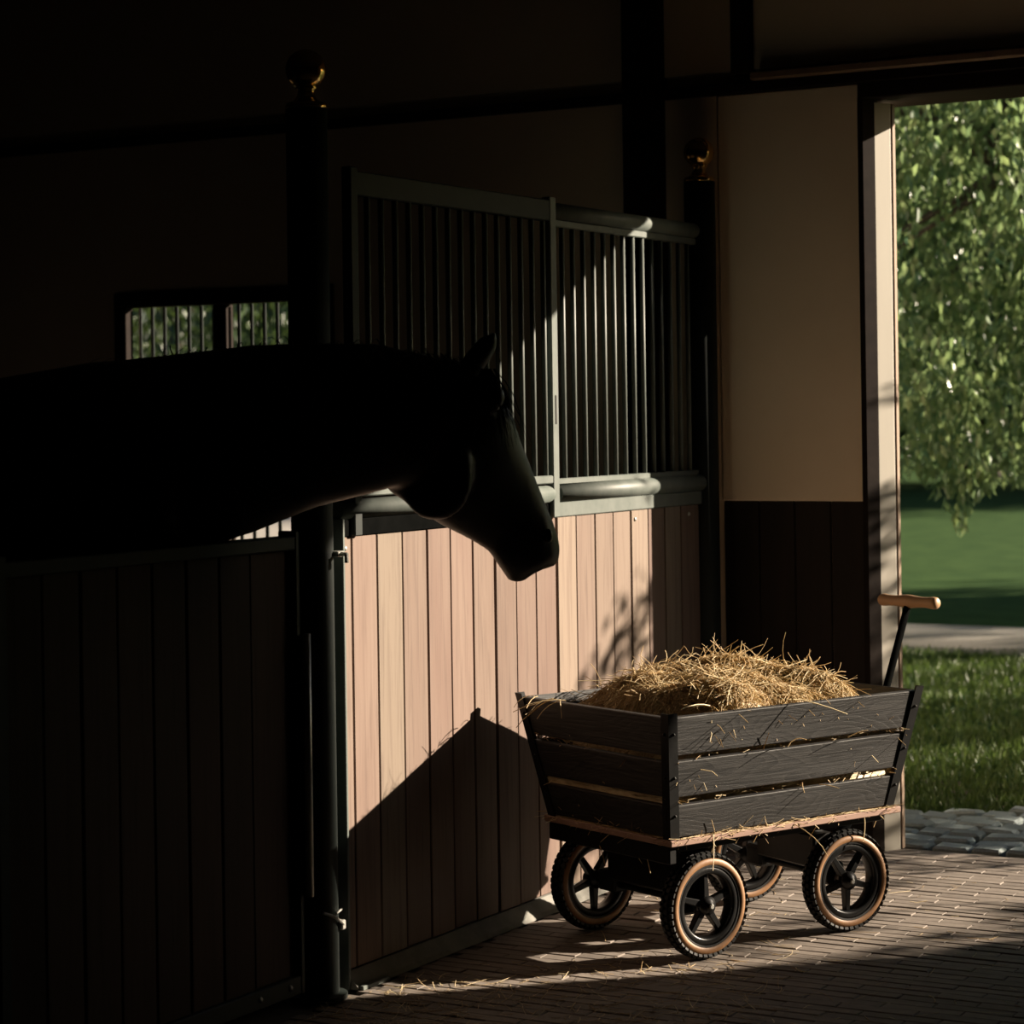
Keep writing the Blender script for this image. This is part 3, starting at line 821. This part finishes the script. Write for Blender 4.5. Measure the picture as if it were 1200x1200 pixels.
    crest = [Vector((-3.80, 4.72, 1.650)), Vector((-3.648, 4.745, 1.668)), Vector((-3.442, 4.787, 1.684)), Vector((-3.285, 4.825, 1.686)), Vector((-3.157, 4.898, 1.675)), Vector((-3.04, 4.99, 1.652)), Vector((-2.985, 5.04, 1.635))]
    r = random.Random(5); roots = []; dirs = []
    for k in range(900):
        t = r.random()*(len(crest)-1); i = min(int(t), len(crest)-2); f = t-i
        p = crest[i].lerp(crest[i+1], f); roots.append(p + Vector((r.gauss(0, .012), r.gauss(0, .012), -.012)))
        dirs.append(Fw*(.9 if r.random() < .8 else -.7) + Z*r.uniform(-.1, .55) + R*r.gauss(0, .25))
    strands('mane', roots, dirs, .24, .0028, 9)
    roots = []; dirs = []
    for k in range(200):
        roots.append(Vector((-2.955, 5.07, 1.615)) + Fw*r.gauss(0, .025) + R*r.gauss(0, .012)); dirs.append(R*.45 + Z*r.uniform(-1.0, -.3) + Fw*r.gauss(0, .3))
    strands('forelock', roots, dirs, .20, .0024, 10)
    roots = []; dirs = []
    tb = O + bd*(-1.68) + Z*1.42
    for k in range(400):
        roots.append(tb + Vector((r.gauss(0, .02), r.gauss(0, .02), r.gauss(0, .02)))); dirs.append(-bd*1.2 + Vector((r.gauss(0, .12), r.gauss(0, .12), 0)))
    strands('tail', roots, dirs, .85, .004, 12, 7)
    return o
horse()

# ------------------------------------------------------------------ the hand wagon
TH = 0.422
WO = Vector((-2.8763, 6.2873, 0))
wag = empty('hand_wagon', WO, PI/2 - TH)
tag(wag, 'black wooden slatted hand wagon filled with straw on gum-walled wheels', 'wagon')
DZ = 0.3256; TOPZ = 0.688
bl, tl = 0.418, 0.4776           # half length at deck and rim
bw, tw = 0.268, 0.3366
def wp(o, name=None): o.parent = wag; return o
# deck board
obj('deck_board', B(-0.4254-.005, 0.4254+.02, -0.2847, 0.2847, DZ, DZ+0.017, 0.002), M['deck'], wag)
# slats
def slat_between(A, Bp, A2, B2, thick, name='slat'):
    """a board whose outer face is the quad A-B (bottom edge) .. A2-B2 (top edge); object axis X runs along it"""
    A, Bp, A2, B2 = map(Vector, (A, Bp, A2, B2))
    ux = (Bp-A).normalized(); mid = (A+Bp+A2+B2)/4
    up = ((A2+B2)/2-(A+Bp)/2); uz = (up - ux*up.dot(ux)).normalized(); uy = uz.cross(ux)
    Mx = Matrix((ux, uy, uz)).transposed()
    loc = [Mx.transposed() @ (q-mid) for q in (A, Bp, B2, A2)]
    bm = bmesh.new()
    o_ = [bm.verts.new(q) for q in loc]
    i_ = [bm.verts.new(q + Vector((0, thick, 0))) for q in loc]
    bm.faces.new(o_); bm.faces.new(i_[::-1])
    for k in range(4):
        j = (k+1) % 4; bm.faces.new((o_[k], i_[k], i_[j], o_[j]))
    bmesh.ops.bevel(bm, geom=bm.edges[:], offset=0.0025, segments=2, affect='EDGES', profile=.5)
    o = obj(name, bm, M['slat'], wag)
    o.location = mid; o.rotation_euler = Mx.to_euler()
    return o
rows = [(0.022, 0.112), (0.135, 0.235), (0.252, 0.358)]     # along the height above the deck top
HZ = TOPZ - DZ - 0.0
def lerp(a, b, t): return a + (b-a)*t
for z0, z1 in rows:
    t0, t1 = z0/HZ, z1/HZ
    for s in (-1, 1):
        y0, y1 = s*lerp(bw, tw, t0), s*lerp(bw, tw, t1)
        l0, l1 = lerp(bl, tl, t0)-.012, lerp(bl, tl, t1)-.012
        if s < 0: q = ((-l0, y0, DZ+z0), (l0, y0, DZ+z0), (-l1, y1, DZ+z1), (l1, y1, DZ+z1))
        else: q = ((l0, y0, DZ+z0), (-l0, y0, DZ+z0), (l1, y1, DZ+z1), (-l1, y1, DZ+z1))
        slat_between(*q, 0.016)
        x0, x1 = s*lerp(bl, tl, t0), s*lerp(bl, tl, t1)
        w0, w1 = lerp(bw, tw, t0)-.012, lerp(bw, tw, t1)-.012
        if s < 0: q = ((x0, w0, DZ+z0), (x0, -w0, DZ+z0), (x1, w1, DZ+z1), (x1, -w1, DZ+z1))
        else: q = ((x0, -w0, DZ+z0), (x0, w0, DZ+z0), (x1, -w1, DZ+z1), (x1, w1, DZ+z1))
        slat_between(*q, 0.016)
# corner angles
bm = bmesh.new(); bmesh.ops.create_uvsphere(bm, u_segments=8, v_segments=6, radius=.0045)
RIV = bpy.data.meshes.new('rivet'); bm.to_mesh(RIV); bm.free(); RIV.materials.append(M['black_metal'])
for sx in (-1, 1):
    for sy in (-1, 1):
        b = Vector((sx*bl, sy*bw, DZ+0.012)); t = Vector((sx*(tl+.003), sy*(tw+.003), TOPZ+0.008))
        bm = bmesh.new()
        th_ = 0.0035; wd = 0.032
        pr = [(0, 0), (-wd, 0), (-wd, -th_), (-th_, -th_), (-th_, -wd), (0, -wd)]
        off = Vector((sx*.005, sy*.005, 0))
        a_ = [bm.verts.new(b + off + Vector((sx*x, sy*y, 0))) for x, y in pr]; c_ = [bm.verts.new(t + off + Vector((sx*x, sy*y, 0))) for x, y in pr]
        bm.faces.new(a_); bm.faces.new(c_[::-1])
        for k in range(6):
            j = (k+1) % 6; bm.faces.new((a_[k], a_[j], c_[j], c_[k]))
        ca = obj('corner_angle', bm, M['black_metal'], wag)
        for f in (.2, .5, .84):
            q = b.lerp(t, f) + off
            share('rivet', RIV, q + Vector((-sx*.017, sy*.001, 0)), parent=ca)
            share('rivet', RIV, q + Vector((sx*.001, -sy*.017, 0)), parent=ca)

# wheels
WR = 0.146; TR = 0.245; WB = 0.283; STEER = math.radians(-6)
def wheel_meshes():
    ms = {}
    RX = Matrix.Rotation(PI/2, 4, 'X')           # lathe axis Z -> Y
    bm = bmesh.new()                             # tyre casing
    prof = []
    for k in range(13):
        a = -0.30*PI + (1.6*PI)*k/12 - 0.30*PI
        a = PI*(-0.62) + PI*1.24*k/12
        prof.append((WR-0.030 + 0.024*math.cos(a), 0.0255*math.sin(a)))
    lathe(bm, prof, 48, RX)
    ms['tyre'] = (bm, M['rubber'])
    bm = bmesh.new()                             # tread knobs
    n = 46
    for k in range(n):
        for j, zz in enumerate((-.0205, -.0075, .0075, .0205)):
            a = 2*PI*(k + (.5 if j % 2 else 0))/n
            rr = WR - (0.0035 if abs(zz) < .01 else .0095)
            Mx = RX @ Matrix.Rotation(a, 4, 'Z') @ Matrix.Translation((rr, 0, zz)) @ Matrix.Rotation(-zz*22, 4, 'Y')
            box(bm, -.006, .004, -.0062, .0062, -.0052, .0052, 0, Mx)
    ms['tread'] = (bm, M['rubber'])
    bm = bmesh.new()                             # gum walls both sides
    for s in (-1, 1):
        pr = [(.109, s*.0205), (.114, s*.0262), (.121, s*.0275), (.128, s*.0258), (.1325, s*.0212), (.128, s*.018), (.112, s*.017)]
        lathe(bm, pr, 48, RX, closed=True)
    ms['gum_wall'] = (bm, M['gum'])
    bm = bmesh.new()                             # rim
    lathe(bm, [(.088, -.019), (.093, -.022), (.1085, -.0215), (.111, -.017), (.111, .017), (.1085, .0215), (.093, .022), (.088, .019), (.0865, .006), (.0865, -.006)], 48, RX, closed=True)
    ms['rim'] = (bm, M['black_plastic'])
    for k in range(5):
        bm = bmesh.new()
        Mx = RX @ Matrix.Rotation(2*PI*k/5, 4, 'Z')
        vs = box(bm, .018, .090, -.0085, .0085, -.010, .010, .002)
        for v in bm.verts:
            t = (v.co.x-.018)/.072; sc = 1.25 - .42*t
            v.co.y *= sc; v.co.z *= (1.25 - .3*t)
            v.co = Mx @ v.co
        ms['spoke%d' % k] = (bm, M['black_plastic'])
    bm = bmesh.new()
    lathe(bm, [(0, -.031), (.009, -.031), (.010, -.027), (.016, -.026), (.018, -.022), (.026, -.019), (.027, .019), (.018, .022), (.012, .03), (0, .03)], 24, RX)
    ms['hub'] = (bm, M['black_plastic'])
    bm = bmesh.new()
    lathe(bm, [(0, -.036), (.006, -.036), (.008, -.033), (.008, -.030), (0, -.030)], 6, RX)
    ms['axle_nut'] = (bm, M['galv'])
    bm = bmesh.new(); tube(bm, [(0.0, 0, .088), (.004, -.004, .072)], .003, 8)
    ms['valve'] = (bm, M['rubber'])
    return ms
wm = {}
for k, (bm, mt) in wheel_meshes().items():
    nm = k.rstrip('0123456789')
    me = bpy.data.meshes.new(nm); bmesh.ops.recalc_face_normals(bm, faces=bm.faces); bm.to_mesh(me); bm.free(); me.materials.append(mt)
    if nm not in ('tread', 'axle_nut', 'spoke'): me.polygons.foreach_set('use_smooth', [True]*len(me.polygons))
    wm[k] = (nm, me)
def put_wheel(lx, ly, steer, spin):
    wroot = bpy.data.objects.new('wheel', wm['tyre'][1]); link(wroot, wag)
    wroot.location = (lx, ly, WR)
    wroot.rotation_euler = (Matrix.Rotation(steer, 3, 'Z') @ Matrix.Rotation(0 if ly > 0 else PI, 3, 'Z') @ Matrix.Rotation(spin, 3, 'Y')).to_euler()
    for k, (nm, me) in wm.items():
        if k == 'tyre': continue
        o = bpy.data.objects.new(nm, me); link(o, wroot)
        if nm == 'gum_wall': o['label'] = 'tan gum rubber side wall'
for ly, sp in ((-TR, -PI/2), (TR, PI/2)):
    put_wheel(-WB, ly, 0, sp)
fa = Matrix.Rotation(STEER, 3, 'Z')
for ly, sp in ((-TR, PI/2), (TR, -PI/2+.2)):
    q = fa @ Vector((0, ly, 0)); put_wheel(WB+q.x, q.y, STEER, sp)
# chassis: axle beams with side plates, centre beam, turntable
bm = bmesh.new()
box(bm, -WB-.04, -WB+.04, -.20, .135, .165, DZ-.002, .008); box(bm, -WB-.05, -WB+.05, -.212, -.19, .115, DZ-.03, .008); box(bm, -WB-.022, -WB+.022, .12, .20, .125, .185, .006)
obj('rear_axle', bm, M['black_metal'], wag)
bm = bmesh.new(); tube(bm, [(-WB, -TR-.02, WR), (-WB, TR+.02, WR)], .009, 12); obj('axle_rod', bm, M['black_metal'], wag, smooth=True)
bm = bmesh.new()
box(bm, -.04, .04, -.15, .135, .165, .265, .006); box(bm, -.03, .03, -.205, -.14, .125, .19, .008); box(bm, -.03, .03, .13, .205, .125, .19, .008)
for v in bm.verts: v.co = fa @ v.co + Vector((WB, 0, 0))
obj('front_axle', bm, M['black_metal'], wag)
bm = bmesh.new()
q0, q1 = fa @ Vector((0, -TR-.02, 0)), fa @ Vector((0, TR+.02, 0))
tube(bm, [(WB+q0.x, q0.y, WR), (WB+q1.x, q1.y, WR)], .009, 12); obj('axle_rod', bm, M['black_metal'], wag, smooth=True)
bm = bmesh.new(); lathe(bm, [(0, .262), (.09, .262), (.09, .282), (.075, .288), (.075, DZ-.001), (0, DZ-.001)], 24, Matrix.Translation((WB, 0, 0)))
obj('turntable', bm, M['black_metal'], wag)
obj('centre_beam', B(-WB+.03, WB-.09, -.04, .04, .27, DZ-.001, .004), M['black_metal'], wag)
for s in (-1, 1):
    obj('cross_member', B(-.40, .40, s*.24-.014, s*.24+.014, DZ-.022, DZ-.001, .002), M['black_metal'], wag)
obj('rear_bumper', B(-.425, -.40, -.27, .27, DZ-.05, DZ-.001, .003), M['black_metal'], wag)
# handle
hp0 = Vector((.36, -.01, .20)); hp1 = Vector((.52, 0, .245)); hp2 = Vector((.785, .004, .905))
dv = (hp2-hp1).normalized()
bm = bmesh.new(); 
tube(bm, [hp0, hp1 - Vector((.02, 0, .006)), hp1 + dv*.02, hp2 - dv*.002], [.0115]*4, 12)
handle = obj('handle_pole', bm, M['matt_black'], wag, smooth=True)
bm = bmesh.new()
gp = [(0, -.118), (.014, -.118), (.0185, -.112), (.0195, -.10), (.0175, -.085), (.0165, -.06), (.0185, -.03), (.021, -.008), (.021, .008), (.0185, .03), (.0165, .06), (.0175, .085), (.0195, .10), (.0185, .112), (.014, .118), (0, .118)]
lathe(bm, gp, 20, Matrix.Translation(hp2) @ Matrix.Rotation(0.03, 4, 'Z') @ Matrix.Rotation(PI/2, 4, 'X'))
obj('handle_grip', bm, M['grip'], handle, smooth=True)['label'] = 'turned pale wooden grip'

# ------------------------------------------------------------------ straw
def straw_strands(P0, D0, Ln, rad, tone, curl, sag, rng, seg=4):
    n = len(P0)
    pts = [P0]; d = unit(D0); p = P0
    c = rng.normal(size=(n, 3))*curl[:, None]
    kink = (rng.random((seg, n)) < .12)
    for k in range(seg):
        d = d + c/seg + np.array([0, 0, -1.0])*sag[:, None]/seg
        d = d + (kink[k][:, None])*rng.normal(size=(n, 3))*0.5
        d = unit(d); p = p + d*(Ln/seg)[:, None]; pts.append(p)
    u = unit(np.cross(d, rng.normal(size=(n, 3))))
    v = unit(np.cross(d, u))
    V = []
    for k, q in enumerate(pts):
        rr = (rad*(1 - .35*k/seg))[:, None]
        for m in range(3):
            a = 2*PI*m/3; V.append(q + (u*math.cos(a) + v*math.sin(a))*rr)
    V = np.stack(V, 1).reshape(-1, 3)
    st = (seg+1)*3; b = np.arange(n)*st
    F = []
    for k in range(seg):
        for m in range(3):
            m2 = (m+1) % 3
            F.append(np.stack([b+k*3+m, b+k*3+m2, b+k*3+3+m2, b+k*3+3+m], 1))
    F = np.stack(F, 1).reshape(-1, 4)
    return V, F, np.repeat(tone, st)
rs = np.random.default_rng(21)
# mound height above the wagon floor (wagon axes: x along, y across)
def mound(x, y):
    cx = np.clip(1-(np.abs(x+0.015)/0.32)**2.6, 0, None); cy = np.clip(1-(np.abs(y+0.02)/0.285)**2.6, 0, None)
    top = TOPZ - 0.04 + 0.118*np.power(cx*cy, 0.5)
    nz = 0.018*np.sin(x*17+1)*np.cos(y*15) + 0.012*np.sin(x*31+y*23)
    side = np.clip((0.44-np.abs(x))/0.10, 0, 1)
    return np.where(cx*cy > 0, top, TOPZ-0.13 - 0.08*np.clip((np.abs(x+.015)-.32)/.1, 0, 1)) + nz
hay = empty('straw_heap', WO, PI/2 - TH)
tag(hay, 'golden straw heaped above the rim of the black wagon', 'straw', kind='stuff')
nx, ny = 46, 34
V = []; F = []
for j in range(ny+1):
    for i in range(nx+1):
        x = -0.43 + .86*i/nx; y = -.285 + .57*j/ny
        V.append((x, y, float(mound(np.array(x), np.array(y))) - 0.022))
for j in range(ny):
    for i in range(nx):
        a = j*(nx+1)+i; F.append((a, a+1, a+nx+2, a+nx+1))
nb = len(V)                                       # close the body down to the wagon floor
ring = [i for i in range(nx+1)] + [j*(nx+1)+nx for j in range(1, ny+1)] + [ny*(nx+1)+i for i in range(nx-1, -1, -1)] + [j*(nx+1) for j in range(ny-1, 0, -1)]
for i in ring:
    x, y, z = V[i]; V.append((x*.86, y*.78, DZ+.03))
for k in range(len(ring)):
    k2 = (k+1) % len(ring); F.append((ring[k], nb+k, nb+k2, ring[k2]))
F.append([nb+k for k in range(len(ring))])
core = obj('straw_core', (V, F), M['straw'], hay, smooth=True)
ca = core.data.attributes.new('tone', 'FLOAT', 'POINT')
for k, d_ in enumerate(ca.data): d_.value = 0.45 + 0.4*random.random()
n = 22000
x = rs.uniform(-.35, .315, n); y = rs.uniform(-.27, .25, n)
few = rs.random(n) < .05; x[few] = rs.uniform(-.38, .38, few.sum()); y[few] = rs.uniform(-.20, .20, few.sum())
z = mound(x, y) - rs.random(n)**2*.03
az = rs.uniform(0, 2*PI, n)
e_ = .01; gx = (mound(x+e_, y)-mound(x-e_, y))/(2*e_); gyy = (mound(x, y+e_)-mound(x, y-e_))/(2*e_)
slope = np.clip(gx*np.cos(az)+gyy*np.sin(az), -1.2, .22)
D = np.stack([np.cos(az), np.sin(az), slope*.9 + rs.normal(-.02, .10, n)], 1)
V, F, T = straw_strands(np.stack([x, y, z], 1), D, rs.uniform(.04, .12, n), rs.uniform(.0007, .0017, n), np.clip(rs.normal(.55, .3, n), 0, 1), rs.uniform(.1, .8, n), rs.uniform(.5, 1.6, n), rs)
h1 = mesh_np('straw_strands', V, F, T, M['straw'], hay); tag(h1, kind='stuff')
# wild ends sticking out of the heap
n = 80
x = rs.uniform(-.30, .26, n); y = rs.uniform(-.22, .20, n); z = mound(x, y) - .01
az = rs.uniform(0, 2*PI, n)
D = np.stack([np.cos(az), np.sin(az), rs.uniform(.1, .7, n)], 1)
A1 = straw_strands(np.stack([x, y, z], 1), D, rs.uniform(.05, .12, n), rs.uniform(.0009, .002, n), np.clip(rs.normal(.75, .2, n), 0, 1), rs.uniform(.3, 1.6, n), rs.uniform(.6, 2.2, n), rs)
# straw poking through the slat gaps, lying on the deck rim, hanging over the rims
parts = [A1]
def add(P, D, ln, rad, tone, curl, sag):
    P = np.array(P, float); D = np.array(D, float); k = len(P)
    parts.append(straw_strands(P, D, rs.uniform(*ln, k), rs.uniform(*rad, k), np.clip(rs.normal(tone, .2, k), 0, 1), rs.uniform(*curl, k), rs.uniform(*sag, k), rs))
for gz in (.1235, .2435, .012):
    t = gz/HZ; k = 150 if gz > .05 else 800
    for s in (-1, 1):
        xx = rs.uniform(-1, 1, k)*lerp(bl, tl, t)*.95; yy = s*(lerp(bw, tw, t)-.016 + rs.uniform(-.03, .006 if gz > .05 else .03, k))
        add(np.stack([xx, yy, DZ+gz+.003+rs.uniform(-.004, .006, k)], 1), np.stack([rs.choice([-1, 1], k), rs.normal(0, .08, k), rs.normal(0, .03, k)], 1), (.03, .07), (.0008, .0016), .6, (.05, .3), (0, .08))
    for s in (-1, 1):
        yy = rs.uniform(-1, 1, k)*lerp(bw, tw, t)*.9; xx = s*(lerp(bl, tl, t)-.016 + rs.uniform(-.03, .004 if gz > .05 else .02, k))
        add(np.stack([xx, yy, DZ+gz+.003+rs.uniform(-.004, .006, k)], 1), np.stack([rs.normal(0, .08, k), rs.choice([-1, 1], k), rs.normal(0, .03, k)], 1), (.03, .07), (.0008, .0016), .45, (.05, .3), (0, .08))
# singled-out stalks: over the end rim, on the side slats, off the deck
k = 9
add(np.stack([np.full(k, -tl+.005), rs.uniform(.08, .29, k), np.full(k, TOPZ+.004)], 1), np.stack([-rs.uniform(.2, 1, k), rs.normal(0, .7, k), rs.uniform(-.1, .5, k)], 1), (.07, .14), (.0012, .0022), .65, (.1, .5), (.5, 2.0))
add([(-.30, -.30, .70), (-.02, -.31, .695)], [(-.9, -.5, .3), (.3, -1, .1)], (.16, .2), (.002, .0025), .95, (.05, .1), (.2, .4))
add([(-.12, -.315, .565), (-.03, -.318, .565), (.20, -.32, .57), (.10, -.305, .445), (.02, -.318, .70), (.14, -.33, .70)], [(.2, -.3, .9), (.0, -.35, 1), (.3, -.6, .5), (.6, -.8, .1), (.1, -.5, .4), (.3, -.3, .6)], (.04, .075), (.0014, .002), .8, (.2, .6), (.4, 1.4))
add([(.02, -.285, .34), (-.28, -.285, .345), (-.40, .1, .32), (-.41, -.05, .32), (-.40, -.12, .33), (.3, -.28, .33)], [(.5, -.5, -.3), (-.3, -.4, -.5), (-.3, -.9, -.25), (-.2, -1, -.2), (-.3, -.6, -.4), (.1, -.2, -1)], (.07, .16), (.0013, .002), .7, (.1, .4), (.2, .9))
Vs = []; Fs = []; Ts = []; nb = 0
for V, F, T in parts:
    Vs.append(V); Fs.append(F+nb); Ts.append(T); nb += len(V)
h2 = mesh_np('loose_stalks', np.concatenate(Vs), np.concatenate(Fs), np.concatenate(Ts), M['straw'], hay); tag(h2, kind='stuff')
# straw swept about on the bricks
n = 1500
cl = np.array([[-3.25, 4.55], [-3.0, 4.75], [-2.75, 5.2], [-2.55, 5.35], [-3.3, 5.0], [-2.7, 5.75], [-2.9, 5.55], [-3.2, 5.12]]); wt = np.array([.22, .20, .10, .12, .10, .06, .06, .14])
ci = rs.choice(len(cl), n, p=wt)
P = np.concatenate([cl[ci] + rs.normal(size=(n, 2))*np.array([.14, .16]), np.full((n, 1), .003)], 1)
u_ = rs.random(n) < .25
P[u_, 0] = rs.uniform(-3.3, -1.6, u_.sum()); P[u_, 1] = rs.uniform(4.2, 7.3, u_.sum())
P = P[P[:, 0] > -3.40]; n = len(P)
az = rs.uniform(0, 2*PI, n)
V, F, T = straw_strands(P, np.stack([np.cos(az), np.sin(az), rs.uniform(.0, .15, n)], 1), rs.uniform(.02, .11, n), rs.uniform(.0009, .0018, n), np.clip(rs.normal(.65, .28, n), 0, 1), rs.uniform(.1, .8, n), rs.uniform(.0, .15, n), rs)
V[:, 2] = np.clip(V[:, 2]*.5, .0008, .022)
sc_ = mesh_np('straw_litter', V, F, T, M['straw']); tag(sc_, 'loose straw scattered over the brick floor', 'straw', kind='stuff')
